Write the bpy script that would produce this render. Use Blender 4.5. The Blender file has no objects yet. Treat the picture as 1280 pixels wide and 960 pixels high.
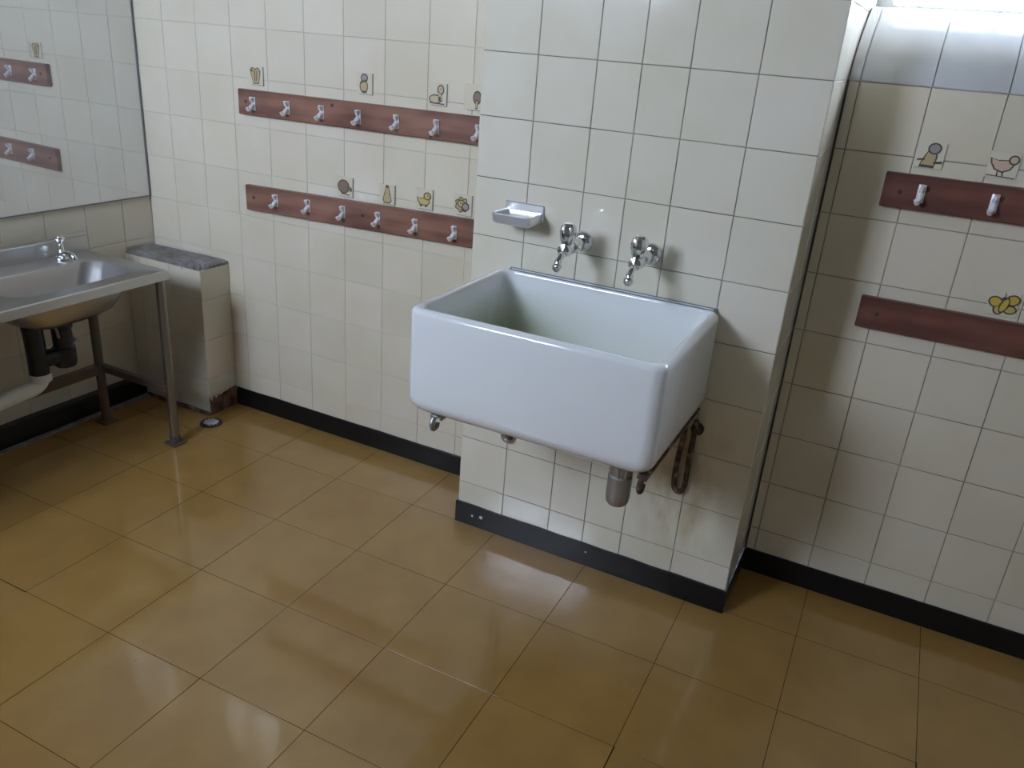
import bpy, math, random
from mathutils import Vector, Matrix
random.seed(7)
C = bpy.context.scene.collection
SC = bpy.context.scene

# ------------------------------------------------------------------ camera, world, light, exposure
CAM = (1.0449, -1.9023, 1.3910); YAW, PITCH, ROLL, FPX = -0.43913, -0.4011, 0.08004, 1017.7
fw = Vector((math.sin(YAW)*math.cos(PITCH), math.cos(YAW)*math.cos(PITCH), math.sin(PITCH)))
r0 = Vector((math.cos(YAW), -math.sin(YAW), 0)); u0 = r0.cross(fw)
rt = r0*math.cos(ROLL)+u0*math.sin(ROLL); up = u0*math.cos(ROLL)-r0*math.sin(ROLL)
cd = bpy.data.cameras.new('camera'); cam = bpy.data.objects.new('camera', cd); C.objects.link(cam)
m = Matrix((rt, up, -fw)).transposed().to_4x4(); m.translation = CAM; cam.matrix_world = m
cd.sensor_width = 36; cd.lens = FPX/1280*36; cd.clip_start = .02
SC.camera = cam

w = bpy.data.worlds.new('world'); SC.world = w; w.use_nodes = True
bg = w.node_tree.nodes['Background']; bg.inputs[0].default_value = (.66, .775, 1, 1); bg.inputs[1].default_value = 21

def portal(loc, rot, sx, sz):
    l = bpy.data.lights.new('daylight_portal', 'AREA'); l.shape = 'RECTANGLE'; l.size = sx; l.size_y = sz
    l.cycles.is_portal = True
    o = bpy.data.objects.new('daylight_portal', l); C.objects.link(o); o.location = loc; o.rotation_euler = rot
# window rectangles: x0,x1,z0,z1
W1 = (.833, 1.75, 1.525, 1.80); W2 = (-1.34, -1.02, 1.60, 1.92); W3 = (-1.28, -.45, 1.68, 2.55)
FRONT = -2.75
portal(((W1[0]+W1[1])/2, .53, (W1[2]+W1[3])/2), (-math.pi/2, 0, 0), W1[1]-W1[0], W1[3]-W1[2])
portal(((W2[0]+W2[1])/2, .44, (W2[2]+W2[3])/2), (-math.pi/2, 0, 0), W2[1]-W2[0], W2[3]-W2[2])
portal(((W3[0]+W3[1])/2, FRONT-.16, (W3[2]+W3[3])/2), (math.pi/2, 0, 0), W3[1]-W3[0], W3[3]-W3[2])

SC.view_settings.view_transform = 'Standard'; SC.view_settings.look = 'None'
SC.view_settings.gamma = 1; SC.view_settings.use_curve_mapping = False
SC.view_settings.exposure = 1.12

# ------------------------------------------------------------------ materials
def mat(name, col=(.8,.8,.8), rough=.5, metal=0, coat=0, spec=.5):
    mt = bpy.data.materials.new(name); mt.use_nodes = True
    b = mt.node_tree.nodes['Principled BSDF']
    b.inputs['Base Color'].default_value = (*col, 1); b.inputs['Roughness'].default_value = rough
    b.inputs['Metallic'].default_value = metal; b.inputs['Coat Weight'].default_value = coat
    b.inputs['Specular IOR Level'].default_value = spec
    return mt
def N(mt, t, **k):
    n = mt.node_tree.nodes.new(t)
    for a, v in k.items(): setattr(n, a, v)
    return n
def LK(mt, a, b): mt.node_tree.links.new(a, b)
def ramp(mt, fac, stops):
    r = N(mt, 'ShaderNodeValToRGB'); el = r.color_ramp.elements
    while len(el) < len(stops): el.new(.5)
    for e, (p, c) in zip(el, stops): e.position = p; e.color = (*c, 1)
    LK(mt, fac, r.inputs[0]); return r.outputs[0]
def noise(mt, scale, detail=3, vec=None, rough=.5):
    n = N(mt, 'ShaderNodeTexNoise'); n.inputs['Scale'].default_value = scale; n.inputs['Detail'].default_value = detail
    n.inputs['Roughness'].default_value = rough
    if vec is not None: LK(mt, vec, n.inputs['Vector'])
    return n.outputs[0]
def mix(mt, fac, a, b, mode='MIX'):
    x = N(mt, 'ShaderNodeMix', data_type='RGBA', blend_type=mode)
    if isinstance(fac, (int, float)): x.inputs[0].default_value = fac
    else: LK(mt, fac, x.inputs[0])
    for s, i in ((a, 6), (b, 7)):
        if isinstance(s, tuple): x.inputs[i].default_value = (*s, 1)
        else: LK(mt, s, x.inputs[i])
    return x.outputs[2]
def pos(mt): return N(mt, 'ShaderNodeNewGeometry').outputs['Position']
def bump(mt, h, strength=.2, dist=.002):
    b = N(mt, 'ShaderNodeBump'); b.inputs['Strength'].default_value = strength; b.inputs['Distance'].default_value = dist
    LK(mt, h, b.inputs['Height']); LK(mt, b.outputs[0], mt.node_tree.nodes['Principled BSDF'].inputs['Normal'])
def P(mt): return mt.node_tree.nodes['Principled BSDF']
def vmap(mt, vec, scale):
    n = N(mt, 'ShaderNodeMapping'); n.inputs['Scale'].default_value = scale; LK(mt, vec, n.inputs['Vector']); return n.outputs[0]

def lin(mt, v, a, b):
    r = N(mt, 'ShaderNodeMapRange'); r.inputs[1].default_value = a; r.inputs[2].default_value = b; LK(mt, v, r.inputs[0]); return r.outputs[0]
def mul(mt, *v):
    o = v[0]
    for x in v[1:]:
        n = N(mt, 'ShaderNodeMath', operation='MULTIPLY'); LK(mt, o, n.inputs[0])
        if isinstance(x, float): n.inputs[1].default_value = x
        else: LK(mt, x, n.inputs[1])
        o = n.outputs[0]
    return o
def tile_material(name, a, b, c, stain=False):
    t = mat(name, a, .09, spec=.7)
    oi = N(t, 'ShaderNodeObjectInfo')
    col = ramp(t, oi.outputs['Random'], [(0, a), (.45, b), (1, c)])
    p = pos(t)
    cloud = ramp(t, noise(t, 5, 3, p), [(.35, (1, 1, 1)), (.75, (.93, .92, .86))])
    col = mix(t, 1.0, col, cloud, 'MULTIPLY')
    if stain:   # brown drip marks left on the tiles round the rusty bracket
        sx = N(t, 'ShaderNodeSeparateXYZ'); LK(t, p, sx.inputs[0])
        f = mul(t, lin(t, sx.outputs[2], .62, .42), lin(t, sx.outputs[2], .10, .25), lin(t, sx.outputs[0], .50, .64), lin(t, sx.outputs[0], .80, .70),
                lin(t, noise(t, 11, 4, vmap(t, p, (1.6, 1, .7))), .38, .66), .75)
        col = mix(t, f, col, (.42, .31, .15))
    LK(t, col, P(t).inputs['Base Color'])
    bump(t, noise(t, 14, 2, p), .10, .003)
    return t
M_TILE = tile_material('glazed_cream_tile', (.755, .69, .545), (.725, .66, .525), (.775, .695, .565), True)
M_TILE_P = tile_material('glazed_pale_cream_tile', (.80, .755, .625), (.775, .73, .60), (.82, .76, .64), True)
M_TILE2 = tile_material('glazed_beige_tile', (.70, .64, .52), (.68, .64, .53), (.73, .63, .51))
def grout(name, a, b):   # dirtier towards the floor
    g = mat(name, a, .9); LK(g, ramp(g, noise(g, 6, 4, pos(g)), [(.35, a), (.65, b)]), P(g).inputs['Base Color']); return g
M_GROUT_D = grout('dark_grout', (.17, .15, .12), (.38, .35, .29))
M_GROUT_L = grout('light_grout', (.48, .45, .39), (.64, .61, .54))
M_TILE_GLARE = tile_material('glare_sill_tile', (.56, .57, .58), (.54, .55, .56), (.58, .59, .60))  # pale facing of the added sill, so window light brightens it
M_GROUT_M = grout('brown_grout', (.22, .195, .16), (.42, .39, .34))
M_PLASTER = mat('dull_wall_paint', (.26, .24, .20), .7)
bump(M_PLASTER, noise(M_PLASTER, 30, 3, pos(M_PLASTER)), .2, .002)
M_CEIL = mat('grey_ceiling_paint', (.42, .42, .42), .8)
M_BLACK = mat('black_gloss_skirting_paint', (.007, .007, .008), .3, spec=.4)
bump(M_BLACK, noise(M_BLACK, 25, 3, pos(M_BLACK)), .25, .003)

M_VINYL = mat('tan_vinyl_tile', (.42, .27, .11), .32, coat=1.0)
P(M_VINYL).inputs['Coat Roughness'].default_value = .07
_p = pos(M_VINYL); _oi = N(M_VINYL, 'ShaderNodeObjectInfo')
_c = ramp(M_VINYL, _oi.outputs['Random'], [(0, (.430, .255, .070)), (.5, (.460, .278, .082)), (1, (.445, .264, .074))])
_c = mix(M_VINYL, 1.0, _c, ramp(M_VINYL, noise(M_VINYL, 9, 5, _p, .6), [(.3, (.84, .80, .74)), (.85, (1, 1, 1))]), 'MULTIPLY')
_c = mix(M_VINYL, 1.0, _c, ramp(M_VINYL, noise(M_VINYL, 2.2, 3, _p), [(.35, (.88, .84, .78)), (.65, (1, 1, 1))]), 'MULTIPLY')
_c = mix(M_VINYL, 1.0, _c, ramp(M_VINYL, noise(M_VINYL, 70, 1, vmap(M_VINYL, _p, (1, .5, 1))), [(.17, (.6, .54, .46)), (.22, (1, 1, 1))]), 'MULTIPLY')
LK(M_VINYL, _c, P(M_VINYL).inputs['Base Color'])
bump(M_VINYL, noise(M_VINYL, 12, 2, _p), .10, .004)
M_SEAM = mat('dark_seam', (.035, .022, .012), .95, spec=.1)

def steel(name, col, rough, brushed=False):
    s = mat(name, col, rough, 1)
    if False:
        q = pos(s); LK(s, ramp(s, noise(s, 60, 2, vmap(s, q, (1, .06, 1))), [(.3, (rough*.9,)*3), (.7, (rough*1.12,)*3)]), P(s).inputs['Roughness'])
    return s
M_STEEL = steel('brushed_stainless_steel', (.55, .55, .55), .30, True)
M_STEEL_D = steel('dull_stained_steel', (.30, .28, .25), .42, True)
M_CHROME = mat('chrome', (.78, .79, .80), .09, 1)
M_CHROME_O = mat('worn_chrome', (.40, .40, .38), .42, .75)
M_IRON = mat('dark_painted_iron', (.045, .04, .036), .6)
M_FRAME = mat('rusty_brown_painted_steel', (.09, .07, .055), .5)
LK(M_FRAME, ramp(M_FRAME, noise(M_FRAME, 14, 4, pos(M_FRAME)), [(.4, (.10, .085, .07)), (.65, (.13, .07, .04))]), P(M_FRAME).inputs['Base Color'])
M_RUST = mat('rusty_iron', (.16, .07, .04), .8)
LK(M_RUST, ramp(M_RUST, noise(M_RUST, 45, 4, pos(M_RUST)), [(.35, (.04, .026, .022)), (.55, (.12, .062, .042)), (.72, (.34, .29, .23))]), P(M_RUST).inputs['Base Color'])
M_PVC_B = mat('black_plastic', (.012, .013, .018), .35)
M_PVC_W = mat('white_plastic_pipe', (.72, .72, .68), .4)
M_CEMENT = mat('rough_grey_cement', (.26, .24, .215), .95)
LK(M_CEMENT, ramp(M_CEMENT, noise(M_CEMENT, 22, 5, pos(M_CEMENT), .7), [(.3, (.16, .15, .135)), (.7, (.33, .31, .28))]), P(M_CEMENT).inputs['Base Color'])
bump(M_CEMENT, noise(M_CEMENT, 40, 6, pos(M_CEMENT), .7), .8, .006)
M_BROKEN = mat('broken_brown_plaster', (.16, .09, .06), .95)
LK(M_BROKEN, ramp(M_BROKEN, noise(M_BROKEN, 30, 4, pos(M_BROKEN)), [(.35, (.05, .03, .02)), (.6, (.22, .11, .07)), (.75, (.4, .33, .26))]), P(M_BROKEN).inputs['Base Color'])

M_CERAMIC = mat('white_glazed_fireclay', (.86, .87, .86), .1, coat=.3, spec=.6)
_p = pos(M_CERAMIC)
_sx = N(M_CERAMIC, 'ShaderNodeSeparateXYZ'); LK(M_CERAMIC, _p, _sx.inputs[0])
# limescale and algae stain on the inner back left, strongest low in the basin
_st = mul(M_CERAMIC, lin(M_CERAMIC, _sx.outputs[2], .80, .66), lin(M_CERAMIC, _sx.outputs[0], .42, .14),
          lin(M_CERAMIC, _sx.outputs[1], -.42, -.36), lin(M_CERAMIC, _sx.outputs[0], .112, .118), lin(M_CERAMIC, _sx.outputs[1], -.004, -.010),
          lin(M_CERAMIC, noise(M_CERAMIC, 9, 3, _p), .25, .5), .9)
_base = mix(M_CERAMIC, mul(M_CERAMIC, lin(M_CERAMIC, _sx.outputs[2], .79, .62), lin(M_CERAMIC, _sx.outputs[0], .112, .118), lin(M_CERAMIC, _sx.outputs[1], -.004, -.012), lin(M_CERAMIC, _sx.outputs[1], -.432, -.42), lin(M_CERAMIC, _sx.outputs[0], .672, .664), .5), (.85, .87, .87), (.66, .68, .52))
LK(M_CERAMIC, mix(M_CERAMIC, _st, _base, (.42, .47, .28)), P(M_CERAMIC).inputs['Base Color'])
M_SEAL = mat('grey_silicone_sealant', (.2, .21, .24), .6)
M_SEALW = mat('white_silicone_sealant', (.7, .72, .74), .5)

def wood(name, dark, light):
    wd = mat(name, light, .35, coat=.15)
    q = N(wd, 'ShaderNodeTexCoord').outputs['Object']
    a = noise(wd, 30, 4, vmap(wd, q, (.12, 1, 1.2)))
    c = ramp(wd, a, [(.3, dark), (.62, light)])
    c = mix(wd, 1.0, c, ramp(wd, noise(wd, 5, 2, vmap(wd, q, (1, 1, 2))), [(.35, (.68, .6, .6)), (.6, (1.1, 1.05, 1))]), 'MULTIPLY')
    v = N(wd, 'ShaderNodeTexVoronoi'); v.inputs['Scale'].default_value = 4.2; LK(wd, vmap(wd, q, (1, 1, 1.3)), v.inputs['Vector'])
    c = mix(wd, 1.0, c, ramp(wd, v.outputs['Distance'], [(.03, (.16, .12, .12)), (.07, (1, 1, 1))]), 'MULTIPLY')
    LK(wd, c, P(wd).inputs['Base Color']); bump(wd, a, .12, .001); return wd
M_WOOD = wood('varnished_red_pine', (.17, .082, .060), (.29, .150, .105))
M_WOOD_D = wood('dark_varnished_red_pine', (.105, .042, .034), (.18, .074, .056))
M_MIRROR = mat('aged_mirror_glass', (.80, .82, .82), .02, 1)
# thin film of grime over the silvered glass
_nt = M_MIRROR.node_tree; _d = N(M_MIRROR, 'ShaderNodeBsdfDiffuse'); _d.inputs[0].default_value = (.55, .57, .62, 1)
_mx = N(M_MIRROR, 'ShaderNodeMixShader'); _mx.inputs[0].default_value = .22
LK(M_MIRROR, P(M_MIRROR).outputs[0], _mx.inputs[1]); LK(M_MIRROR, _d.outputs[0], _mx.inputs[2])
LK(M_MIRROR, _mx.outputs[0], _nt.nodes['Material Output'].inputs[0])
M_EDGE = mat('grey_mirror_edge', (.22, .22, .24), .4, .6)
M_WFRAME = mat('painted_steel_window_frame', (.62, .66, .68), .45)
M_GLASS = bpy.data.materials.new('window_glass'); M_GLASS.use_nodes = True
_nt = M_GLASS.node_tree; _nt.nodes.remove(_nt.nodes['Principled BSDF'])
_t = N(M_GLASS, 'ShaderNodeBsdfTransparent'); _g = N(M_GLASS, 'ShaderNodeBsdfGlossy'); _g.inputs['Roughness'].default_value = .02
_f = N(M_GLASS, 'ShaderNodeMixShader'); _f.inputs[0].default_value = .06
LK(M_GLASS, _t.outputs[0], _f.inputs[1]); LK(M_GLASS, _g.outputs[0], _f.inputs[2]); LK(M_GLASS, _f.outputs[0], _nt.nodes['Material Output'].inputs[0])
M_CARD = mat('cream_sticker', (.66, .59, .44), .4)
M_CARD_T = mat('faded_sticker', (.70, .645, .51), .3)
M_INK = mat('brown_ink', (.10, .075, .045), .6)
M_TAN = mat('tan_print', (.50, .38, .20), .5)
M_OCHRE = mat('ochre_print', (.58, .44, .16), .5)
M_BROWN = mat('brown_print', (.24, .17, .12), .5)
M_GREYP = mat('grey_print', (.33, .30, .29), .5)
M_PEACH = mat('peach_print', (.62, .46, .33), .5)
M_YEL = mat('yellow_print', (.62, .44, .07), .5)
M_PALE = mat('pale_print', (.56, .46, .28), .5)
M_SHADE = mat('painted_sticker_shadow', (.30, .31, .27), .6)  # shadow tone painted beside and below the cards
M_GROUND = mat('bare_outdoor_ground', (.30, .27, .22), .9)

# ------------------------------------------------------------------ helpers
def obj(name, me, mt=None, parent=None, loc=None, smooth=False):
    o = bpy.data.objects.new(name, me); C.objects.link(o)
    if mt is not None and not me.materials:
        for x in (mt if isinstance(mt, (list, tuple)) else [mt]): me.materials.append(x)
    if parent is not None: o.parent = parent
    if loc is not None: o.location = loc
    if smooth: me.polygons.foreach_set('use_smooth', [True]*len(me.polygons))
    return o
def pd(name, v, f): me = bpy.data.meshes.new(name); me.from_pydata(v, [], f); me.update(); return me
def thing(name, label, cat, loc=(0, 0, 0), group=None):
    o = bpy.data.objects.new(name, None); C.objects.link(o); o.location = loc; o.empty_display_size = .05
    o['label'] = label; o['category'] = cat
    if group: o['group'] = group
    return o
def struct(o, label=None, cat=None):
    o['kind'] = 'structure'
    if label: o['label'] = label; o['category'] = cat
    return o
class MB:
    def __init__(s): s.v, s.f, s.mi = [], [], []
    def add(s, v, f, k=0):
        b = len(s.v); s.v += [tuple(p) for p in v]; s.f += [tuple(b+i for i in q) for q in f]; s.mi += [k]*len(f)
    def box(s, a, b, bev=0, k=0):
        x0, y0, z0 = a; x1, y1, z1 = b
        if bev == 0:
            s.add([(x0,y0,z0),(x1,y0,z0),(x1,y1,z0),(x0,y1,z0),(x0,y0,z1),(x1,y0,z1),(x1,y1,z1),(x0,y1,z1)],
                  [(0,3,2,1),(4,5,6,7),(0,1,5,4),(1,2,6,5),(2,3,7,6),(3,0,4,7)], k); return
        e = bev; xs = (x0, x1); ys = (y0, y1); zs = (z0, z1); V = []; idx = {}
        for i in (0, 1):
            for j in (0, 1):
                for l in (0, 1):
                    sx, sy, sz = (1, -1)[i]*e, (1, -1)[j]*e, (1, -1)[l]*e
                    idx[i,j,l] = len(V)
                    V += [(xs[i], ys[j]+sy, zs[l]+sz), (xs[i]+sx, ys[j], zs[l]+sz), (xs[i]+sx, ys[j]+sy, zs[l])]
        g = lambda i, j, l, a: idx[i,j,l]+a
        F = []
        for i in (0, 1):
            q = [g(i,0,0,0), g(i,1,0,0), g(i,1,1,0), g(i,0,1,0)]; F.append(tuple(q if i else q[::-1]))
            q = [g(0,i,0,1), g(0,i,1,1), g(1,i,1,1), g(1,i,0,1)]; F.append(tuple(q if i else q[::-1]))
            q = [g(0,0,i,2), g(1,0,i,2), g(1,1,i,2), g(0,1,i,2)]; F.append(tuple(q if i else q[::-1]))
        for i in (0, 1):
            for j in (0, 1):
                F.append((g(i,j,0,0), g(i,j,0,1), g(i,j,1,1), g(i,j,1,0)))
                F.append((g(i,0,j,0), g(i,0,j,2), g(i,1,j,2), g(i,1,j,0)))
                F.append((g(0,i,j,1), g(0,i,j,2), g(1,i,j,2), g(1,i,j,1)))
        for q in idx: F.append(tuple(idx[q]+a for a in range(3)))
        s.add(V, F, k)
    def tube(s, pts, rad, n=12, k=0):
        pts = [Vector(p) for p in pts]; R = rad if isinstance(rad, (list, tuple)) else [rad]*len(pts)
        V = []; F = []; ref = None
        for i, p in enumerate(pts):
            d = (pts[min(i+1, len(pts)-1)]-pts[max(i-1, 0)]).normalized()
            if ref is None: ref = d.orthogonal().normalized()
            ref = (ref-d*ref.dot(d)); ref = ref.normalized() if ref.length > 1e-6 else d.orthogonal().normalized()
            b = d.cross(ref)
            V += [p+(ref*math.cos(2*math.pi*j/n)+b*math.sin(2*math.pi*j/n))*R[i] for j in range(n)]
        for i in range(len(pts)-1):
            for j in range(n): F.append((i*n+j, i*n+(j+1) % n, (i+1)*n+(j+1) % n, (i+1)*n+j))
        F += [tuple(range(n))[::-1], tuple((len(pts)-1)*n+j for j in range(n))]
        s.add(V, F, k)
    def lathe(s, prof, o=(0, 0, 0), axis='z', n=20, k=0, flute=0):
        V = []; F = []; o = Vector(o)
        for r, h in prof:
            for j in range(n):
                a = 2*math.pi*j/n; rr = r*(1-flute*(j % 2)); x, y = rr*math.cos(a), rr*math.sin(a)
                V.append(o+Vector({'z': (x, y, h), 'y': (x, h, y), 'x': (h, x, y)}[axis]))
        for i in range(len(prof)-1):
            for j in range(n): F.append((i*n+j, i*n+(j+1) % n, (i+1)*n+(j+1) % n, (i+1)*n+j))
        F += [tuple(range(n))[::-1], tuple((len(prof)-1)*n+j for j in range(n))]
        s.add(V, F, k)
    def loft(s, loops, close0=True, close1=True, k=0):
        n = len(loops[0]); V = [p for l in loops for p in l]; F = []
        for i in range(len(loops)-1):
            for j in range(n): F.append((i*n+j, i*n+(j+1) % n, (i+1)*n+(j+1) % n, (i+1)*n+j))
        if close0: F.append(tuple(range(n))[::-1])
        if close1: F.append(tuple((len(loops)-1)*n+j for j in range(n)))
        s.add(V, F, k)
    def build(s, name, mt, parent=None, loc=None, smooth=False, angle=None):
        me = pd(name, s.v, s.f); mts = mt if isinstance(mt, (list, tuple)) else [mt]
        for x in mts: me.materials.append(x)
        me.polygons.foreach_set('material_index', s.mi)
        if smooth or angle: me.polygons.foreach_set('use_smooth', [True]*len(me.polygons))
        if angle: me.set_sharp_from_angle(angle=math.radians(angle))
        return obj(name, me, None, parent, loc)
def rr(x0, x1, y0, y1, r, z, n=6):
    out = []
    for cx, cy, a0 in ((x1-r, y1-r, 0), (x0+r, y1-r, 90), (x0+r, y0+r, 180), (x1-r, y0+r, 270)):
        for i in range(n+1):
            a = math.radians(a0+90*i/n); out.append((cx+r*math.cos(a), cy+r*math.sin(a), z))
    return out
def arc(pts, n=8):   # Catmull-Rom through the points
    P_ = [Vector(p) for p in pts]; P_ = [P_[0]*2-P_[1]]+P_+[P_[-1]*2-P_[-2]]; o = []
    for i in range(1, len(P_)-2):
        a, b, c, d = P_[i-1:i+3]
        for k in range(n):
            t = k/n; o.append(.5*((2*b)+(c-a)*t+(2*a-5*b+4*c-d)*t*t+(3*b-a-3*c+d)*t**3))
    o.append(P_[-2]); return o
def seen(p):
    d = Vector(p)-Vector(CAM); z = d.dot(fw)
    if z < .05: return False
    x = 640+FPX*d.dot(rt)/z; y = 480-FPX*d.dot(up)/z
    return -70 < x < 1350 and -70 < y < 1030

# ------------------------------------------------------------------ tiled walls
T = .152; Z1 = .1418; L = -1.515; B = .246; TH = .0025
ZROW = [.055, Z1] + [Z1+T*k for k in range(1, 13)]
_cache = {}
def tile_mesh(wd, h, g, mt):
    key = (round(wd, 4), round(h, 4), g, mt.name)
    if key not in _cache:
        a, c = (wd-g)/2, (h-g)/2; e = .0009; t = TH
        v = [(-a,t,-c),(a,t,-c),(a,t,c),(-a,t,c),(-a,e,-c),(a,e,-c),(a,e,c),(-a,e,c),(-a+e,0,-c+e),(a-e,0,-c+e),(a-e,0,c-e),(-a+e,0,c-e)]
        f = [(8,9,10,11)]
        for i in range(4):
            j = (i+1) % 4; f += [(4+i, 4+j, 8+j, 8+i), (i, j, 4+j, 4+i)]
        me = pd('tile', v, f); me.materials.append(mt); _cache[key] = me
    return _cache[key]
# frame: origin point O, direction U along the wall, outward normal Nn; rz = rotation turning -Y into Nn
def tile_field(parent, O, rz, cols, rows, g, mt, skip=None):
    U = Vector((math.cos(rz), math.sin(rz), 0)); rest = MB()
    for i in range(len(cols)-1):
        for j in range(len(rows)-1):
            wd, h = cols[i+1]-cols[i], rows[j+1]-rows[j]
            if wd < .006 or h < .006: continue
            c = (cols[i]+cols[i+1])/2; z = (rows[j]+rows[j+1])/2
            if skip and skip(c, z): continue
            p = Vector(O)+U*c; p.z = z
            me = tile_mesh(wd, h, g, mt)
            rot = (random.gauss(0, .0022), 0, rz+random.gauss(0, .0022))
            if seen(p):
                o = obj('tile', me, None, parent, p); o.rotation_euler = rot
            else:
                cs, sn = math.cos(rz), math.sin(rz)
                rest.add([(p.x+v.co.x*cs-v.co.y*sn, p.y+v.co.x*sn+v.co.y*cs, p.z+v.co.z) for v in me.vertices], [tuple(q.vertices) for q in me.polygons])
    if rest.v:
        o = rest.build('tile_field', mt, parent); o['kind'] = 'stuff'
def wall_mesh(name, boxes, mts):
    mb = MB()
    for a, b, k in boxes: mb.box(a, b, 0, k)
    return struct(mb.build(name, mts))
ZT = ZROW[-1]; H = 2.7; XR = 2.4; GR = .0019; SILL = Z1+8*T+.004; YS = .425
# back wall: left bay, right bay
def holed(x0, x1, y0, y1, z0, z1, hole, k):
    a, b, c, d = hole
    return [((x0,y0,z0),(a,y1,z1),k), ((b,y0,z0),(x1,y1,z1),k), ((a,y0,z0),(b,y1,c),k), ((a,y0,d),(b,y1,z1),k)]
bk = B+GR
boxes = holed(L-.2, .003, bk, .55, 0, H, W2, 0)
boxes += [((.833, bk, 0), (XR+.2, .55, Z1+8*T), 0), ((.833, .52, Z1+8*T), (XR+.2, .55, W1[2]), 1), ((.833, bk, W1[3]), (XR+.2, .55, H), 1),
          ((W1[1], bk, Z1+8*T), (XR+.2, .55, W1[3]), 1)]
for i in range(4, 8): boxes[i] = (boxes[i][0], boxes[i][1], 2 if i == 4 else 1)
wb = wall_mesh('wall_back', boxes, [M_GROUT_L, M_PLASTER, M_GROUT_M])
xb = -1.0722
cl = [L+.001]+[xb+j*T for j in range(-2, 7)]+[0.0]
tile_field(wb, (0, B, 0), 0, cl, ZROW, .0017, M_TILE,
           lambda c, z: (c < -1.15 and z < .56) or (W2[0]-.08 < c < W2[1]+.08 and W2[2]-.07 < z < W2[3]+.08))
tile_field(wb, (0, B, 0), 0, [L+.001, xb-2*T, xb-T, xb-.07], [.574, Z1+3*T], .0020, M_TILE)
cr = [.8335]+[.8578+j*T for j in range(0, 15)]+[XR]
tile_field(wb, (0, B, 0), 0, cr, ZROW[:10], .0024, M_TILE)
# sloping tiled sill, added to catch window light and stand in for glare
sl = MB(); prof = [(B+(YS-B)*(k/8)**1.8+.0012, Z1+8*T+(W1[2]-Z1-8*T)*k/8-.0005) for k in range(9)]+[(.53, W1[2]-.0005), (.53, Z1+8*T)]
n = len(prof); sl.add([(.833, y, z) for y, z in prof]+[(XR, y, z) for y, z in prof], [(k, k+n, (k+1) % n+n, (k+1) % n) for k in range(n)]+[tuple(range(n))[::1], tuple(range(n, 2*n))[::-1]])
sill = sl.build('added_glare_sill', M_GROUT_L, wb)
for i in range(len(cr)-1):
    x0, x1 = cr[i]+.0012, cr[i+1]-.0012; V = []; F = []; K = 8
    for off in (.0022, 0):
        for k in range(K+1):
            t = .01+.98*k/K; y = B+(YS-B)*t**1.8; z = Z1+8*T+(W1[2]-Z1-8*T)*t
            V += [(x0, y-off, z+off*.4*t), (x1, y-off, z+off*.4*t)]
    n = 2*(K+1)
    for k in range(K): F += [(2*k, 2*k+1, 2*k+3, 2*k+2), (n+2*k, n+2*k+2, n+2*k+3, n+2*k+1), (2*k, 2*k+2, n+2*k+2, n+2*k), (2*k+1, n+2*k+1, n+2*k+3, 2*k+3)]
    F += [(0, n, n+1, 1), (2*K, 2*K+1, n+2*K+1, n+2*K)]
    me = pd('tile', V, F); obj('tile', me, M_TILE_GLARE, wb, smooth=True); me.set_sharp_from_angle(angle=math.radians(35))

# pillar
PC = [0, .1516, .3037, .4127, .5249, .6756, .8275]
PX = .8300
wp = wall_mesh('wall_pillar', [((GR, GR, 0), (PX-GR, .53, H), 0)], [M_GROUT_D])
ZP = [z for z in ZROW] + [ZT+T*i for i in range(1, 4)]
PCx = PC[:-1]+[PX]
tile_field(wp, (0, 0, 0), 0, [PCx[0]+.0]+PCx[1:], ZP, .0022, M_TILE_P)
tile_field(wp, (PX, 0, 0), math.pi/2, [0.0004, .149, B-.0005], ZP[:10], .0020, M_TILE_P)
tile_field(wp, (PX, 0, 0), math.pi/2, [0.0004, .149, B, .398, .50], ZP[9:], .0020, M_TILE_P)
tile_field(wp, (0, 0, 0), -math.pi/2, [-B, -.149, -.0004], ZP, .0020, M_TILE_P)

# left wall
PYL = .119
wl = wall_mesh('wall_left', [((L-.2, FRONT, 0), (L-GR, .25, H), 0)], [M_GROUT_L])
tile_field(wl, (L, 0, 0), math.pi/2, [-1.93+j*T*.98 for j in range(0, 0)]+[.119-T*j for j in range(22, -1, -1)]+[B-.001], ZROW, .0022, M_TILE2,
           lambda c, z: (c > .10 and z < .56) )
tile_field(wl, (L, 0, 0), math.pi/2, [PYL, B-.001], [.574, Z1+3*T], .0022, M_TILE2)
# other walls of the room, floor slab, ceiling
wr = wall_mesh('wall_right', [((XR, FRONT, 0), (XR+.2, .246, H), 0)], [mat('pale_wall_paint', (.74, .73, .70), .5)])
wf = wall_mesh('wall_front', holed(L-.2, XR+.2, FRONT-.2, FRONT, 0, H, W3, 0), [M_PLASTER])
ce = wall_mesh('ceiling', [((L-.2, FRONT-.2, H), (XR+.2, .55, H+.15), 0)], [M_CEIL])

# ledge (tiled boxing) in the left corner
PX1, PY0, PZ = -1.141, .108, .572
led = MB(); led.box((L, PY0+GR, .0), (PX1-GR, B-.0005, PZ-.022))
wd_ = struct(led.build('wall_ledge', M_GROUT_L))
zr = [.012, Z1, Z1+T, Z1+2*T, PZ-.014]
tile_field(wd_, (0, PY0, 0), 0, [L+.001, PX1-2*T, PX1-T, PX1], zr, .0026, M_TILE2)
tile_field(wd_, (PX1, 0, 0), math.pi/2, [PY0+.0004, B-.001], [.075]+zr[1:], .0024, M_TILE2)
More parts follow.
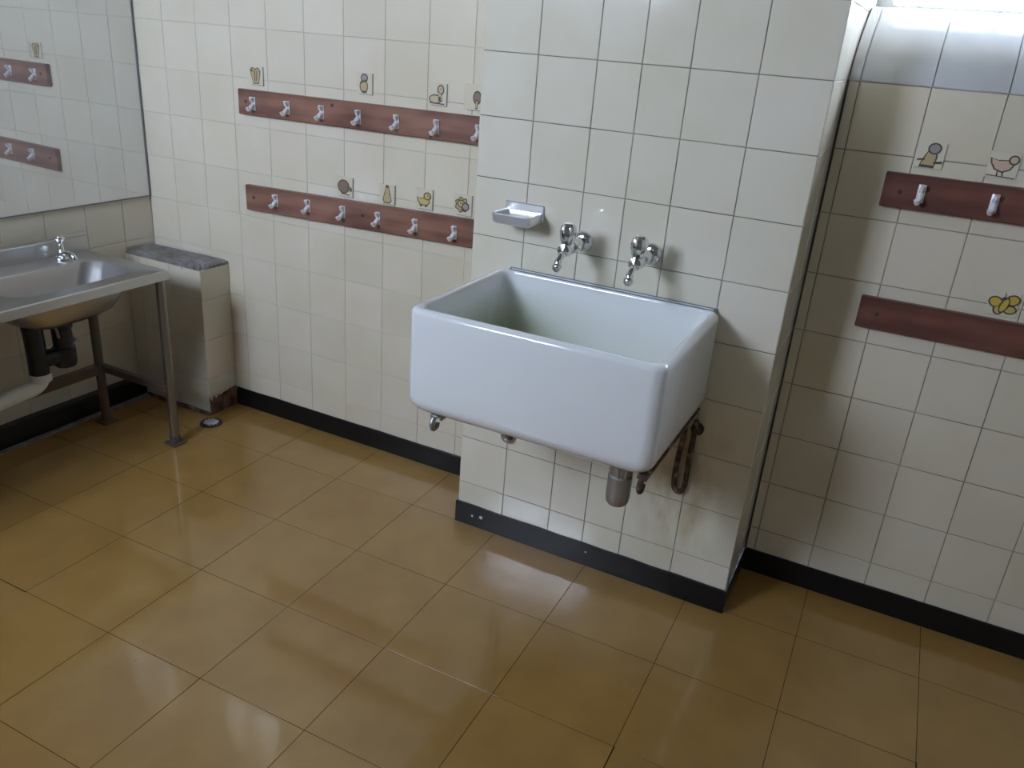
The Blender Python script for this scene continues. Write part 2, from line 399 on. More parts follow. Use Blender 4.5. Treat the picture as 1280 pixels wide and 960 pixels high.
# rough cement top with chipped outline
def cement_top():
    out = []; n = 0
    path = [(L+.001, PY0+.012), (L+.16, PY0+.006), (L+.27, PY0+.001), (PX1-.05, PY0+.004), (PX1-.018, PY0+.018), (PX1-.003, PY0+.05), (PX1-.006, B-.03), (PX1-.001, B-.001), (L+.001, B-.001)]
    for i, a in enumerate(path):
        b = path[(i+1) % len(path)]; k = 7 if i < 7 else 3
        for j in range(k):
            t = j/k; jx, jy = (random.uniform(-.004, .004), random.uniform(-.003, .004)) if (i < 6 and j) else (0, 0)
            out.append((a[0]+(b[0]-a[0])*t+jx, a[1]+(b[1]-a[1])*t+jy))
    cx, cy = (L+PX1)/2, (PY0+B)/2
    mb = MB(); lo = [(x, y, PZ-.024) for x, y in out]
    l1 = [(x, y, PZ-.006+random.uniform(-.003, .003)) for x, y in out]
    l2 = [(cx+(x-cx)*.93, cy+(y-cy)*.88, PZ+random.uniform(-.003, .002)) for x, y in out]
    l3 = [(cx+(x-cx)*.5, cy+(y-cy)*.5, PZ+random.uniform(-.005, .001)) for x, y in out]
    mb.loft([lo, l1, l2, l3]); return mb
cement_top().build('cement_top', M_CEMENT, wd_)
mb = MB()   # crumbled mortar at the ledge's foot
pts = []
for i in range(13):
    t = i/12; pts.append((PX1+.001, PY0+(B-PY0)*t, .075-.03*abs(math.sin(i*1.7))*(1-t)))
V = [(PX1-.003, y, 0.0) for x, y, z in pts]+[(PX1+.004+random.uniform(0, .003), y, 0.0) for x, y, z in pts]+[(PX1+.001+random.uniform(0, .002), y, z*.6) for x, y, z in pts]+[(PX1-.002, y, z+.004) for x, y, z in pts]
n = len(pts); F = []
for r_ in range(3):
    for i in range(n-1): F.append((r_*n+i, r_*n+i+1, (r_+1)*n+i+1, (r_+1)*n+i))
mb.add(V, F); mb.build('crumbled_mortar', M_BROKEN, wd_)
# cement line along the ledge foot
mb = MB(); mb.box((L+.05, PY0-.012, 0), (PX1+.004, PY0+.001, .012), .003); mb.build('mortar_line', M_BROKEN, wd_)

# floor: slab and vinyl tiles
mb = MB(); mb.box((L-.2, FRONT, -.2), (XR+.2, .55, -.0012)); fl = struct(mb.build('floor', M_SEAM))
FS, FS2, FX, FY, FA = .29799, .29607, -.75925, -.01084, .01202
_fc = {}
def floor_tile_mesh(k=0):
    if k not in _fc:
        a, c, e = (FS-.0014)/2, (FS2-.0014)/2, .00012
        v = [(-a,-c,-.0011),(a,-c,-.0011),(a,c,-.0011),(-a,c,-.0011),(-a,-c,-e),(a,-c,-e),(a,c,-e),(-a,c,-e),(-a+e,-c+e,0),(a-e,-c+e,0),(a-e,c-e,0),(-a+e,c-e,0)]
        f = [(8,9,10,11)]
        for i in range(4):
            j = (i+1) % 4; f += [(4+i, 4+j, 8+j, 8+i), (i, j, 4+j, 4+i)]
        me = pd('floor_tile', v, f); me.materials.append(M_VINYL); me.materials.append(M_SEAM)
        me.polygons.foreach_set('material_index', [0]+[0, 1]*4); _fc[k] = me
    return _fc[k]
rest = MB()
for i in range(-3, 14):
    for j in range(-1, 12):
        a, b = (i+.5)*FS, -(j+.5)*FS2
        x, y = FX+a-b*FA, FY+b+a*FA
        me = floor_tile_mesh()
        if not (L-.1 < x < XR+.1 and FRONT+.05 < y): continue
        if seen((x, y, 0)):
            o = obj('floor_tile', me, None, fl, (x, y, 0)); o.rotation_euler = (random.gauss(0, .0004), random.gauss(0, .0004), FA)
        else: rest.add([(x+v.co.x, y+v.co.y, v.co.z) for v in me.vertices], [tuple(q.vertices) for q in me.polygons])
o = rest.build('tile_field', M_VINYL, fl); o['kind'] = 'stuff'

# skirting
BB = .072
def skirt(name, pts, th):   # painted band following a plan polyline, thickness th towards the room (left of travel is the wall)
    mb = MB(); n = len(pts); off = []
    for i, p in enumerate(pts):
        p = Vector(p).to_2d() if len(p) > 2 else Vector(p)
        def nrm(a, b): d = (Vector(b)-Vector(a)).normalized(); return Vector((d.y, -d.x))
        ns = ([nrm(pts[i-1], pts[i])] if i else [])+([nrm(pts[i], pts[i+1])] if i < n-1 else [])
        q = p.copy()
        for a in ns: q += a*th
        off.append(q)
    prof = [(0, 0), (1, 0), (1, BB-.003), (.7, BB), (0, BB)]
    V = []; F = []; sub = []
    for i in range(n-1):
        k = 12 if i < n-1 else 1
        for j in range(k): sub.append((Vector(pts[i]).lerp(Vector(pts[i+1]), j/k), off[i].lerp(off[i+1], j/k)))
    sub.append((Vector(pts[-1]), off[-1]))
    for a, b in sub:
        jz = random.uniform(-.0012, .0012)
        for t, z in prof: V.append((a.x+(b.x-a.x)*t, a.y+(b.y-a.y)*t, z+(jz if z > .03 else 0)))
    for i in range(len(sub)-1):
        for j in range(5): F.append((i*5+j, (i+1)*5+j, (i+1)*5+(j+1) % 5, i*5+(j+1) % 5))
    F += [(0, 1, 2, 3, 4), tuple(reversed([(len(sub)-1)*5+j for j in range(5)]))]
    mb.add(V, F); return struct(mb.build(name, M_BLACK))
skirt('baseboard_back', [(PX1+.006, B), (-.005, B)], .005)
skirt('baseboard_pillar', [(0, B-.006), (0, 0), (PX, 0), (PX, B-.006)], .005)
skirt('baseboard_back_right', [(PX+.006, B), (XR, B)], .005)
skirt('baseboard_left', [(L, FRONT), (L, PY0-.002)], .042)
mb = MB()
for i in range(14):
    y0 = -1.9+i*.145; mb.box((L+.042, y0, 0), (L+.066+random.uniform(-.004, .004), y0+.1445, .007), .002)
struct(mb.build('trim_1', M_CEMENT))
mb = MB()
for x, z, r_ in ((.055, .036, .004), (.085, .040, .006), (.43, .046, .003)):
    mb.lathe([(r_, -.0056), (r_*.8, -.0066)], (x, 0, z), 'y', 8)
o = mb.build('paint_chip', mat('bare_white_chip', (.6, .6, .58), .8), bpy.data.objects['baseboard_pillar'])

# windows
def window(name, x0, x1, z0, z1, y, bars, hbars=(), inset=0, foot=.028):
    root = bpy.data.objects.new(name, None); C.objects.link(root); root.location = (x0, y, z0); struct(root)
    fr = MB(); t = .028; d = .02
    fr.box((0, -d, 0), (x1-x0, d, foot)); fr.box((0, -d, z1-z0-t), (x1-x0, d, z1-z0))
    fr.box((0, -d, foot), (t+inset, d, z1-z0-t)); fr.box((x1-x0-t, -d, t), (x1-x0, d, z1-z0-t)); fr.build('window_frame', M_WFRAME, root)
    for b_ in bars:
        q = MB(); q.box((b_-x0-.010, -d*.8, t), (b_-x0+.010, d*.8, z1-z0-t)); q.build('mullion', M_WFRAME, root)
    for b_ in hbars:
        q = MB(); q.box((t, -d*.75, b_-z0-.008), (x1-x0-t, d*.75, b_-z0+.008)); q.build('transom', M_WFRAME, root)
    xs = [x0+t*.5]+list(bars)+[x1-t*.5]
    for i in range(len(xs)-1):
        q = MB(); q.box((xs[i]-x0+.002, -.002, foot*.5), (xs[i+1]-x0-.002, .002, z1-z0-t*.5)); q.build('pane', M_GLASS, root)
    return root
window('window_1', W1[0]+.001, W1[1], W1[2]+.0005, W1[3], .485, [1.106, 1.43], inset=.012, foot=.008)
window('window_2', *W2, .42, [], [1.77])
window('window_3', *W3, FRONT-.1, [-.85])
mb = MB(); mb.box((-30, -30, -.6), (30, 30, -.5)); struct(mb.build('ground_outside', M_GROUND))

# ------------------------------------------------------------------ fireclay sink
SX0, SX1, SY0, SY1, SZ0, SZ1 = .092, .690, -.455, -.003, .572, .828
t = thing('ceramic_sink', 'large white rectangular fireclay sink hung on the tiled pillar', 'sink', ((SX0+SX1)/2, -.23, SZ0))
def sw(mb):   # shift world coordinates into the thing
    ox, oy, oz = (SX0+SX1)/2, -.23, SZ0
    mb.v = [(x-ox, y-oy, z-oz) for x, y, z in mb.v]; return mb
mb = MB(); lo = []
R = .042
for a in (0, 15, 30, 45, 60, 75, 90):
    c, s_ = math.cos(math.radians(a)), math.sin(math.radians(a)); i = R*(1-s_); z = SZ0+R*(1-c)
    lo.append(rr(SX0+i, SX1-i, SY0+i, SY1-min(i, .012), .032-(.0 if i < .01 else 0), z, 8))
for z in (.66, .74, .80): lo.append(rr(SX0, SX1, SY0, SY1, .032, z, 8))
r2 = .013
for a in (0, 25, 50, 75, 90):
    c, s_ = math.cos(math.radians(a)), math.sin(math.radians(a)); i = r2*(1-c)
    lo.append(rr(SX0+i, SX1-i, SY0+i, SY1-i*.4, .032-i*.4, SZ1-r2+r2*s_, 8))
for a in (90, 65, 40, 15, 0):
    c, s_ = math.cos(math.radians(a)), math.sin(math.radians(a)); i = .026-.011*c
    i = .015+.011*(1-c)*0+.011*(1-0)*(1-abs(c))*0+.011*c
    bi = .008+.006*c
    lo.append(rr(SX0+i, SX1-i, SY0+i, SY1-bi, .026, SZ1-.011+.011*s_, 8))
for i, z in ((.028, .76), (.030, .68), (.033, .63), (.040, .612), (.055, .602), (.09, .598)):
    lo.append(rr(SX0+i, SX1-i, SY0+i, SY1-(i-.010), max(.026, .03), z, 8))
lo.append(rr(.36, .42, -.26, -.20, .029, .593, 8))
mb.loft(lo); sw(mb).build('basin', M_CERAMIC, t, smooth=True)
mb = MB(); mb.box((SX0+.028, -.0135, SZ1-.004), (SX1-.012, -.0095, SZ1+.0012), .0006, 0); mb.box((SX0+.035, -.0096, SZ1-.004), (SX1-.02, -.0045, SZ1+.0032), .001, 1); mb.box((SX0+.03, -.0046, SZ1-.004), (SX1-.012, -.0012, SZ1+.0045), .0006, 0)
sw(mb).build('sealant_strip', [M_SEAL, M_SEALW], t)
mb = MB(); mb.lathe([(.0, .010), (.028, .010), (.030, .008), (.030, .004)], (.39, -.23, .589), 'z', 24)
sw(mb).build('drain_ring', M_CHROME, t, angle=40)
# chrome waste fitting under the basin
wx, wy = .612, -.395
mb = MB()
mb.lathe([(.0, .578), (.024, .578), (.024, .548), (.0225, .546), (.0265, .542), (.0265, .492), (.025, .480), (.020, .473), (.0, .472)], (wx, wy, 0), 'z', 24)
for k in range(8):
    a = k*math.pi/4; mb.box((wx+.0235*math.cos(a)-.003, wy+.0235*math.sin(a)-.003, .547), (wx+.0235*math.cos(a)+.003, wy+.0235*math.sin(a)+.003, .575), .001)
sw(mb).build('waste_outlet', M_CHROME_O, t, angle=40)
mb = MB(); mb.lathe([(0, .578), (.010, .578), (.011, .562), (.009, .556), (0, .555)], (.345, -.405, 0), 'z', 14)
sw(mb).build('bolt', M_RUST, t, angle=40)

# rusty brackets that carry the sink
def bracket(x, label, mt=None):
    mt = mt or M_RUST
    b = thing('wall_bracket', label, 'bracket', (x, 0, .35), 'rusty brackets under the ceramic sink')
    ox, oy, oz = x, 0, .35
    mb = MB(); V = []
    pts = [(x, -.006, .566), (x, -.20, .561), (x, -.40, .556), (x, -.425, .552)]
    mb.box((x-.011, -.430, .5645), (x+.011, -.002, .5715), .001); mb.box((x-.003, -.40, .545), (x+.003, -.012, .566), .001)
    mb.v = [(a-ox, c-oy, d-oz) for a, c, d in mb.v]; mb.build('support_arm', mt, b)
    mb = MB(); mb.tube(arc([(x, -.43, .566), (x, -.438, .552), (x, -.432, .538), (x, -.418, .538), (x, -.414, .548)]), .0065, 10)
    mb.v = [(a-ox, c-oy, d-oz) for a, c, d in mb.v]; mb.build('curled_end', mt, b, smooth=True)
    mb = MB(); mb.tube(arc([(x-.002, -.075, .558), (x-.010, -.042, .50), (x-.020, -.016, .42), (x-.020, -.014, .355), (x-.013, -.013, .332), (x+.001, -.013, .332), (x+.008, -.012, .355), (x+.008, -.012, .44), (x+.010, -.012, .54)]), .0072, 10)
    mb.v = [(a-ox, c-oy, d-oz) for a, c, d in mb.v]; mb.build('wall_strap', mt, b, smooth=True)
    mb = MB(); mb.lathe([(0, -.002), (.017, -.002), (.017, -.008), (.010, -.012), (.010, -.024), (.006, -.027), (0, -.027)], (x+.014, 0, .515), 'y', 12)
    mb.v = [(a-ox, c-oy, d-oz) for a, c, d in mb.v]; mb.build('bolt', mt, b, angle=40)
    return b
bracket(.668, 'rusty iron bracket with a hanging loop under the right end of the white sink')
bracket(.160, 'grey painted bracket end curling below the left end of the white sink', M_CHROME_O)

# ------------------------------------------------------------------ bib taps
def bib_tap(x, label):
    b = thing('wall_tap', label, 'tap', (x, -.001, .934), 'chrome taps above the ceramic sink')
    mb = MB(); mb.lathe([(0, 0), (.027, 0), (.027, -.004), (.022, -.010), (.016, -.014), (0, -.014)], (0, 0, 0), 'y', 24); mb.build('wall_flange', M_CHROME, b, angle=50)
    mb = MB(); mb.lathe([(0, -.012), (.0125, -.012), (.0125, -.030), (.0165, -.034), (.0165, -.052), (.013, -.056), (.012, -.075), (.017, -.090), (.0185, -.108), (.015, -.128), (0, -.134)], (0, 0, 0), 'y', 20); mb.build('tap_body', M_CHROME, b, angle=50)
    mb = MB(); mb.tube(arc([(0, -.118, -.004), (0, -.136, -.010), (0, -.150, -.020), (0, -.155, -.034)], 5), [.010, .0095, .009, .0088, .0085, .0085, .0083, .008, .008, .008, .0085, .009, .009, .009, .009, .010], 14)
    mb.lathe([(0, -.046), (.008, -.045), (.0118, -.038), (.0118, -.031), (.008, -.025), (0, -.024)], (0, -.155, 0), 'z', 16); mb.build('spout', M_CHROME, b, smooth=True)
    mb = MB(); mb.lathe([(0, .006), (.011, .006), (.013, .012), (.0165, .016), (.0195, .028), (.0205, .042), (.0185, .055), (.012, .062), (.0, .064)], (0, -.106, 0), 'z', 24, flute=.09); mb.build('handle', M_CHROME, b, angle=35)
    return b
bib_tap(.318, 'chrome wall tap nearer the soap dish')
bib_tap(.497, 'chrome wall tap farther right from the soap dish')

# soap dish
SATIN = mat('satin_chrome', (.80, .81, .83), .33, .75)
b = thing('soap_dish', 'chrome soap dish fixed to the pillar tiles left of the taps', 'soap dish', (.149, -.001, .975))
mb = MB(); mb.box((-.055, -.005, -.012), (.055, 0, .030), .002); mb.build('back_plate', SATIN, b)
mb = MB(); lo = [rr(-.048, .048, -.078, -.004, .010, -.016), rr(-.053, .053, -.084, -.003, .012, -.011), rr(-.054, .054, -.086, -.003, .012, .008), rr(-.0525, .0525, -.0845, -.004, .012, .0105),
              rr(-.047, .047, -.079, -.009, .010, .0095), rr(-.044, .044, -.076, -.012, .010, -.002), rr(-.038, .038, -.070, -.018, .010, -.008)]
mb.loft(lo); mb.build('tray', SATIN, b, angle=35)

# ------------------------------------------------------------------ coat racks
def hook_mesh():
    mb = MB(); mb.box((-.0085, -.003, -.022), (.0085, 0, .020), .001)
    mb.tube(arc([(0, -.002, .004), (0, -.008, .008), (.001, -.013, .014), (.002, -.015, .019)], 4), [.0055]*9+[.005, .005, .006, .006], 8)
    mb.tube(arc([(0, -.002, -.004), (0, -.010, -.008), (-.002, -.017, -.017), (-.004, -.022, -.019), (-.005, -.025, -.013)], 4), [.0066]*13+[.006, .006, .0066, .0068], 8)
    me = pd('hook', mb.v, mb.f); me.polygons.foreach_set('use_smooth', [True]*len(me.polygons)); me.set_sharp_from_angle(angle=math.radians(50)); return me
HOOK = hook_mesh(); HOOK.materials.append(mat('bright_nickel_hook', (.9, .9, .94), .38, .35))
def rack(x0, x1, z0, z1, tilt, hooks, screws, mt, label):
    b = thing('coat_rack', label, 'coat rack', (x0, B, (z0+z1)/2), 'wooden coat racks on the back wall'); b.rotation_euler = (0, -tilt, 0)
    mb = MB(); h = (z1-z0)/2; mb.box((0, -.020, -h), (x1-x0, -.0003, h), .0025); mb.build('board', mt, b)
    for x, z in hooks: obj('hook', HOOK, None, b, (x-x0, -.0201, z-(z0+z1)/2))
    for x, z in screws:
        q = MB(); q.lathe([(0, -.0200), (.005, -.0200), (.0048, -.0215), (.003, -.0222), (0, -.0222)], (x-x0, 0, z-(z0+z1)/2), 'y', 10); q.build('screw', M_IRON, b)
    return b
rack(-1.034, -.012, 1.093, 1.172, .006, [(-.966, 1.131), (-.823, 1.131), (-.686, 1.131), (-.545, 1.131), (-.404, 1.131), (-.264, 1.131), (-.124, 1.131)], [(-.646, 1.155), (-.285, 1.10), (-1.0, 1.135)], M_WOOD,
     'upper reddish wooden rack with seven hooks on the wall left of the sink pillar')
rack(-1.023, -.012, .777, .862, .0225, [(-.886, .825), (-.749, .825), (-.606, .823), (-.468, .822), (-.329, .819), (-.188, .817)], [(-.985, .822), (-.53, .822)], M_WOOD,
     'lower reddish wooden rack, slightly sloping, on the wall left of the sink pillar')
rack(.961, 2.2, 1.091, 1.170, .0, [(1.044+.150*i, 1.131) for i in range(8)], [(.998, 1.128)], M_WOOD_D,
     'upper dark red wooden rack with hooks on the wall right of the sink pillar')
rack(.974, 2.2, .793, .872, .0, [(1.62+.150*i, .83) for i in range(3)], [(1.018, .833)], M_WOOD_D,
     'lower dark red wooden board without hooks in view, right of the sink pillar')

# ------------------------------------------------------------------ picture stickers
def circ(cx, cy, rx, ry=None, n=18, rot=0):
    ry = ry or rx; o = []
    for i in range(n):
        a = 2*math.pi*i/n; x, y = rx*math.cos(a), ry*math.sin(a); o.append((cx+x*math.cos(rot)-y*math.sin(rot), cy+x*math.sin(rot)+y*math.cos(rot)))
    return o
def scallop(cx, cy, r, n=7):
    return [(cx+r*(1+.13*math.cos(n*a))*math.cos(a), cy+r*(1+.13*math.cos(n*a))*math.sin(a)) for a in [2*math.pi*i/56 for i in range(56)]]
def sticker(name, x0, x1, z0, z1, shapes, mts, label, rim=True, card=None):
    """shapes: (points, material index, layer, outline); layer raises the print a hair"""
    b = thing(name, label, 'sticker', ((x0+x1)/2, B-.0004, (z0+z1)/2), 'small picture stickers above the coat racks')
    hx, hz = (x1-x0)/2, (z1-z0)/2
    q = MB(); q.box((-hx, -.0025, -hz), (hx, 0, hz), .0004)
    if rim: q.box((hx-.0005, -.0028, -hz), (hx+.0022, 0, hz), 0, 1); q.box((-hx*.6, -.0028, -hz-.0016), (hx+.0022, 0, -hz+.0005), 0, 1)  # strips at right and bottom paint the card's cast shadow
    q.build('card', [card or M_CARD, M_SHADE], b)
    q = MB()
    for pts, k, lay, outl in shapes:
        def plate(pp, y, kk):
            n = len(pp); V = [(x*hx, y, z*hz) for x, z in pp]+[(x*hx, -.0024, z*hz) for x, z in pp]
            F = [tuple(range(n))]+[(i, i+n, (i+1) % n+n, (i+1) % n) for i in range(n)]; q.add(V, F, kk)
        cx = sum(p[0] for p in pts)/len(pts); cy = sum(p[1] for p in pts)/len(pts)
        y = -.0029-.0003*lay
        if outl:
            big = []
            for x, z in pts:
                d = math.hypot(x-cx, z-cy) or 1; big.append((x+(x-cx)/d*outl, z+(z-cy)/d*outl))
            plate(big, y+.00015, 0)
        plate(pts, y, k)
    q.build('printed_picture', [M_INK]+mts, b); return b
O_ = .12
sticker('picture_sticker', -1.000, -.938, 1.188, 1.245, [([(-.62,.55),(-.35,.80),(0,.62),(.3,.78),(.6,.45),(.42,-.75),(-.30,-.80)],1,0,O_), ([(-.15,.55),(-.05,.55),(-.02,-.6),(-.10,-.6)],0,2,0), ([(.18,.5),(.25,.5),(.2,-.55),(.12,-.55)],0,2,0), (circ(-.45,.5,.12),0,2,0)], [M_TAN],
        'small sticker of a tan fluted cup shape above the leftmost hook')
sticker('picture_sticker', -.566, -.508, 1.200, 1.260, [(circ(-.05,-.25,.42,.55),1,0,O_), (circ(.02,.55,.34,.30),2,1,O_), ([(-.5,.02),(.2,.42),(.24,.34),(-.42,-.06)],0,3,0), ([(-.3,-.85),(.35,-.88),(.3,-.70),(-.3,-.68)],0,2,0)], [M_TAN, M_GREYP],
        'small sticker of a seated tan animal with a grey head, above the fourth upper hook')
sticker('picture_sticker', -.308, -.246, 1.193, 1.254, [(circ(-.2,-.45,.60,.32),1,0,O_), (circ(.38,.42,.26,.36),1,1,O_), ([(.15,.3),(.4,.15),(.52,-.5),(.2,-.5)],1,1,O_), (circ(.3,-.35,.12,.18),0,3,0), (circ(.4,.5,.06),0,3,0), ([(-.8,-.85),(.8,-.9),(.8,-.80),(-.8,-.75)],0,2,0)], [M_PALE],
        'small pale sticker of a reclining long-necked animal near the pillar, upper row')
sticker('picture_sticker', -.186, -.126, 1.192, 1.262, [(circ(.42,-.02,.36,.42),1,0,O_), ([(.3,-.3),(.5,-.3),(.45,-.8),(.3,-.8)],2,1,O_)], [M_BROWN, M_TAN],
        'small sticker with a dark brown mushroom-like shape cut off by the pillar edge')
sticker('picture_sticker', -.646, -.582, .879, .941, [(circ(-.10,.02,.62,.60),1,0,O_), ([(.45,-.2),(.8,-.35),(.82,-.1),(.55,.05)],1,1,O_), ([(-.4,-.75),(.6,-.85),(.6,-.75),(-.4,-.66)],0,2,0)], [M_BROWN],
        'small sticker of a round brown shell shape, leftmost above the lower rack')
sticker('picture_sticker', -.476, -.420, .880, .940, [([(-.15,.75),(.2,.75),(.32,.1),(.52,-.55),(.3,-.82),(-.35,-.82),(-.5,-.5),(-.25,.1)],1,0,O_), (circ(0,.78,.22,.13),0,1,0), ([(-.2,.9),(.1,.98),(.05,.8)],0,2,0)], [M_TAN],
        'small sticker of a tall tan pear shape above the lower rack')
sticker('picture_sticker', -.341, -.281, .885, .946, [([(-.75,.15),(-.45,.0),(.0,.05),(.5,.05),(.62,-.25),(.35,-.55),(-.35,-.55),(-.65,-.25)],1,0,O_), (circ(.40,.32,.34,.28),1,1,O_), (circ(-.35,-.66,.16,.12),0,1,0), (circ(.25,-.66,.16,.12),0,1,0), (circ(.48,.36,.07),0,3,0), ([(.66,.34),(.92,.28),(.68,.2)],0,2,0)], [M_OCHRE],
        'small sticker of an ochre toy animal with two feet above the lower rack')
sticker('picture_sticker', -.207, -.143, .887, .949, [(scallop(-.05,.0,.60),1,0,O_), (circ(-.1,.1,.34,.28),2,1,O_), (circ(.35,-.15,.3,.28),3,2,O_), (circ(-.18,.16,.07),0,3,0), (circ(.02,.16,.07),0,3,0), (circ(.1,-.45,.22,.15),0,2,0)], [M_TAN, M_OCHRE, M_GREYP],
        'small sticker of a scalloped tan flower-like face beside the pillar, lower row')
sticker('picture_sticker', 1.012, 1.072, 1.186, 1.242, [([(-.1,.45),(.35,.35),(.42,-.1),(.38,-.85),(-.55,-.85),(-.38,-.3)],1,0,O_), (circ(.22,.58,.36,.34),2,1,O_), ([(-.85,-.32),(-.3,-.22),(-.3,-.38),(-.85,-.45)],0,1,0), ([(.3,-.45),(.92,-.35),(.92,-.55),(.35,-.62)],0,1,0), ([(-.6,-.72),(.4,-.75),(.4,-.95),(-.6,-.92)],0,2,0), ([(-.1,.9),(.0,1.0),(.1,.85)],0,2,0)], [M_TAN, M_GREYP],
        'small sticker of a grey seated cat-like animal above the first hook right of the pillar', False, M_CARD_T)
sticker('picture_sticker', 1.160, 1.222, 1.184, 1.240, [([(-.8,.45),(-.3,.28),(.2,.34),(.5,.42),(.62,.1),(.42,-.28),(.0,-.48),(-.45,-.3),(-.72,.1)],1,0,O_), (circ(.6,.45,.24,.26),1,1,O_), ([(-.3,-.5),(-.22,-.5),(-.2,-.85),(-.3,-.85)],0,1,0), ([(.05,-.5),(.14,-.5),(.14,-.85),(.05,-.85)],0,1,0), ([(-.95,-.8),(.9,-.9),(.9,-.97),(-.95,-.87)],0,1,0), ([(.82,.45),(1.0,.38),(.82,.3)],0,2,0)], [M_PEACH],
        'small sticker of a plump peach bird standing on a line, right of the pillar', False, M_CARD_T)
sticker('picture_sticker', 1.243, 1.306, .880, .938, [(circ(-.5,.05,.42,.34,rot=-.5),1,0,O_), (circ(.55,.35,.38,.34,rot=.6),1,0,O_), (circ(-.22,-.5,.26,.34),2,0,O_), (circ(.5,-.42,.36,.26),2,0,O_), (circ(.08,-.12,.20,.55,rot=-.25),1,2,O_), (circ(-.02,.42,.17,.13),0,3,0), ([(-.02,.5),(.04,.5),(-.02,.88),(-.06,.88)],0,3,0)], [M_YEL, M_OCHRE],
        'small sticker of a yellow butterfly above the lower board right of the pillar', False, M_CARD_T)

# ------------------------------------------------------------------ mirror
b = thing('wall_mirror', 'large frameless mirror on the left wall above the steel sink', 'mirror', (L, -.6, 1.4))
mb = MB(); mb.box((.0008, -.70, -.646), (.0060, .838, .55)); mb.build('mirror_glass', M_MIRROR, b)
mb = MB(); mb.box((.0006, .838, -.650), (.0085, .843, .55)); mb.box((.0006, -.70, -.650), (.0085, .838, -.646)); mb.build('edge_strip', M_EDGE, b)

# ------------------------------------------------------------------ stainless wash counter
CX0, CX1, CY0, CY1, CZ = -1.435, -1.056, -2.35, -.097, .621
b = thing('wash_counter', 'stainless steel sink counter on a dark steel frame under the mirror', 'sink counter', (-1.24, -.67, 0))
def sc(mb): mb.v = [(x+1.24, y+.67, z) for x, y, z in mb.v]; return mb
BO = (-1.345, -1.128, -.560, -.148)
mb = MB()
lo = [rr(CX0, CX1, CY0, CY1, .004, CZ-.030), rr(CX0, CX1, CY0, CY1, .004, CZ-.003), rr(CX0+.003, CX1-.003, CY0+.003, CY1-.003, .004, CZ), rr(CX0+.010, CX1-.012, CY0+.012, CY1-.012, .004, CZ), rr(CX0+.016, CX1-.018, CY0+.018, CY1-.018, .004, CZ-.003),
      rr(BO[0]-.006, BO[1]+.006, BO[2]-.006, BO[3]+.006, .07, CZ-.003), rr(BO[0], BO[1], BO[2], BO[3], .065, CZ-.006)]
mb.loft(lo, False, False); sc(mb).build('worktop', M_STEEL, b, angle=30)
mb = MB()
def bl(i, z, r=.065, s=0): return rr(BO[0]+i*.7, BO[1]-i*.5, BO[2]+i, BO[3]-i*1.5, r, z)
lo = [bl(0, CZ-.006), bl(.012, CZ-.03), bl(.025, CZ-.07, .07), bl(.045, CZ-.105, .07), bl(.075, CZ-.122, .06), bl(.11, CZ-.128, .04), rr(-1.262, -1.212, -.395, -.345, .024, CZ-.131)]
mb.loft(lo, False, True)
lo = [rr(BO[0]-.004, BO[1]+.004, BO[2]-.004, BO[3]+.004, .068, CZ-.010), bl(.006, CZ-.034), bl(.019, CZ-.075, .07), bl(.040, CZ-.112, .07), bl(.072, CZ-.129, .06), bl(.11, CZ-.134, .04)]
mb.loft(lo, False, True); sc(mb).build('bowl', M_STEEL, b, angle=50)
mb = MB(); mb.box((CX0-.008, CY0, CZ-.020), (CX0+.001, CY1-.003, CZ+.052), .002); mb.box((CX0-.030, CY0, CZ+.044), (CX0-.006, CY1-.003, CZ+.052), .001)
mb.box((CX0-.008, -.205, CZ+.052), (CX0+.001, CY1-.003, CZ+.064), .001)
sc(mb).build('splashback', M_STEEL, b)
for x, y in ((-1.072, -.122), (-1.395, -.142), (-1.072, -1.22), (-1.395, -1.22), (-1.072, -2.32), (-1.395, -2.32)):
    mb = MB(); mb.tube([(x, y, .006), (x, y, CZ-.02)], .0155, 16); mb.v = [(p+1.24, q_+.67, r_) for p, q_, r_ in mb.v]
    lg = mb.build('leg', M_FRAME if x < -1.2 else M_STEEL_D, b, angle=50)
    mb = MB(); mb.box((x-.028, y-.028, 0), (x+.028, y+.028, .007), .002); mb.lathe([(0, .005), (.019, .005), (.018, .03), (0, .03)], (x, y, 0), 'z', 14)
    sc(mb).build('foot', M_FRAME, lg)
for y in (-.13, -1.22, -2.32):
    mb = MB(); mb.box((-1.395, y-.011, .196), (-1.072, y+.011, .222), .002); sc(mb).build('brace', M_FRAME, b)
mb = MB(); mb.box((-1.408, -2.32, .190), (-1.384, -.142, .226), .002); sc(mb).build('rail', M_FRAME, b)
# pillar tap on the counter
tp = MB(); tx, ty = -1.395, -.222
tp.lathe([(0, .0), (.019, .0), (.019, .006), (.013, .010), (.012, .026), (.009, .030), (.008, .052), (0, .052)], (tx, ty, CZ-.001), 'z', 18)
tp.tube(arc([(tx, ty, CZ+.018), (tx+.03, ty, CZ+.024), (tx+.055, ty, CZ+.018), (tx+.062, ty, CZ+.006)], 5), .0085, 12)
tapo = sc(tp).build('tap', M_CHROME, b, angle=50)
tp = MB(); tp.lathe([(0, .050), (.009, .050), (.014, .058), (.017, .066), (.014, .074), (0, .077)], (tx, ty, CZ), 'z', 18, flute=.06); sc(tp).build('tap_handle', M_CHROME, tapo, angle=40)

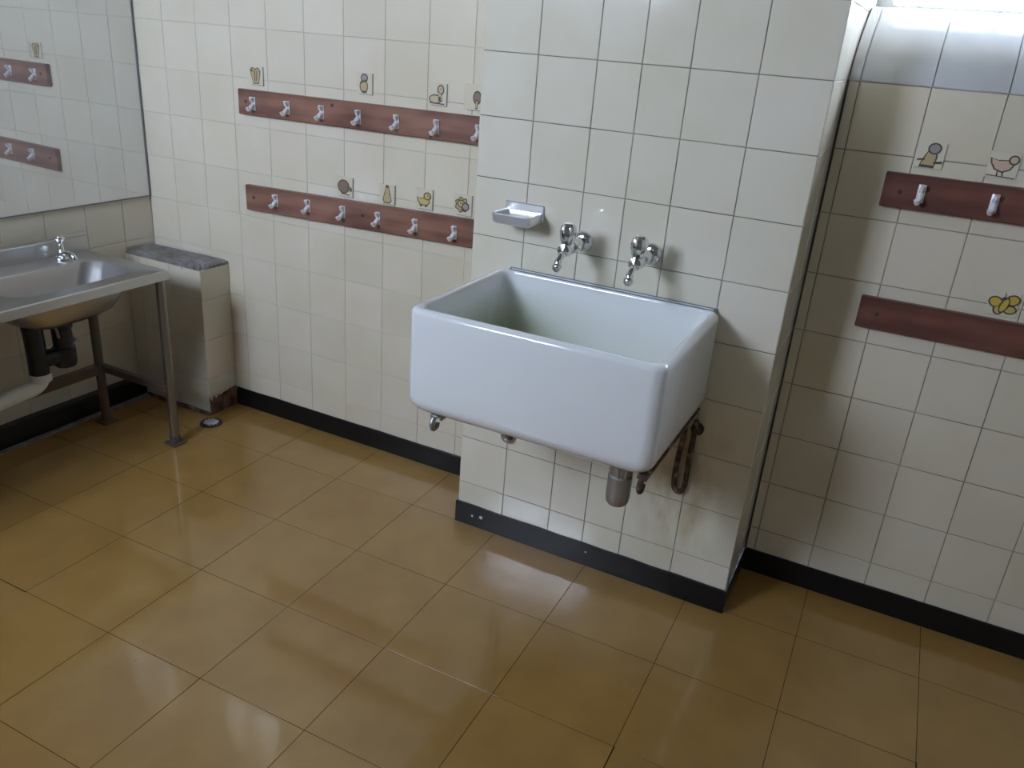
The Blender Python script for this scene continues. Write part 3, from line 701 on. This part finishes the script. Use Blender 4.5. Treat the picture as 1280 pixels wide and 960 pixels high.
# waste trap below the steel bowl
st = sc
mb = MB(); mb.lathe([(0, .485), (.030, .485), (.034, .478), (.034, .462), (.029, .458), (.029, .40), (.034, .396), (.034, .345), (.030, .335), (0, .333)], (-1.237, -.37, 0), 'z', 20)
mb.tube([(-1.237, -.37, .372), (-1.25, -.455, .372)], .027, 16)
mb.tube(arc([(-1.25, -.452, .312), (-1.25, -.452, .38), (-1.25, -.453, .45), (-1.25, -.456, .482), (-1.25, -.462, .498)], 5), [.029]*17+[.028, .024, .017, .006], 16)
wt = st(mb).build('waste_trap', M_PVC_B, b, angle=45)
mb = MB(); mb.tube(arc([(-1.25, -.452, .322), (-1.25, -.454, .305), (-1.25, -.475, .290), (-1.25, -.52, .285), (-1.26, -.70, .268), (-1.30, -.95, .245), (-1.36, -1.15, .23)], 6), .0245, 18)
mb.lathe([(0, -.012), (.0325, -.012), (.0325, .012), (0, .012)], (-1.25, -.452, .318), 'z', 20)
st(mb).build('outlet_pipe', M_PVC_W, wt, angle=50)
mb = MB(); mb.tube(arc([(-1.30, -.300, .50), (-1.30, -.302, .45), (-1.30, -.305, .41)], 4), .009, 10); mb.lathe([(0, -.016), (.014, -.014), (.016, 0), (.014, .014), (0, .016)], (-1.30, -.306, .398), 'z', 14); mb.tube([(-1.30, -.306, .398), (-1.24, -.318, .40)], .007, 10)
st(mb).build('shut_off_valve', M_CHROME_O, b, angle=50)
mb = MB(); mb.tube(arc([(-1.21, -.50, .50), (-1.21, -.47, .525), (-1.21, -.43, .51), (-1.21, -.405, .47), (-1.21, -.40, .44)], 6), .0045, 8)
st(mb).build('hose', mat('grey_hose', (.20, .20, .19), .5), wt, smooth=True)
mb = MB(); mb.tube([(-1.36, -.20, .595), (-1.36, -.20, .42)], .016, 12); st(mb).build('supply_pipe', M_IRON, b, angle=50)

# floor drain
M_BAR = mat('bright_grate_metal', (.88, .88, .92), .4, .3)
b = thing('floor_drain', 'small round chrome floor drain at the foot of the tiled ledge', 'drain', (-1.088, .058, 0))
mb = MB(); mb.lathe([(0, .0006), (.040, .0006), (.040, .004), (.034, .006), (.030, .004), (.0, .0035)], (0, 0, 0), 'z', 28); mb.build('rim', M_IRON, b, angle=40)
for k in range(-2, 3):
    q = MB(); hx = math.sqrt(.026**2-(k*.010)**2)
    q.box((-hx, k*.010-.0026, .003), (hx, k*.010+.0026, .0085), .001); q.build('grate_bar', M_BAR, b)
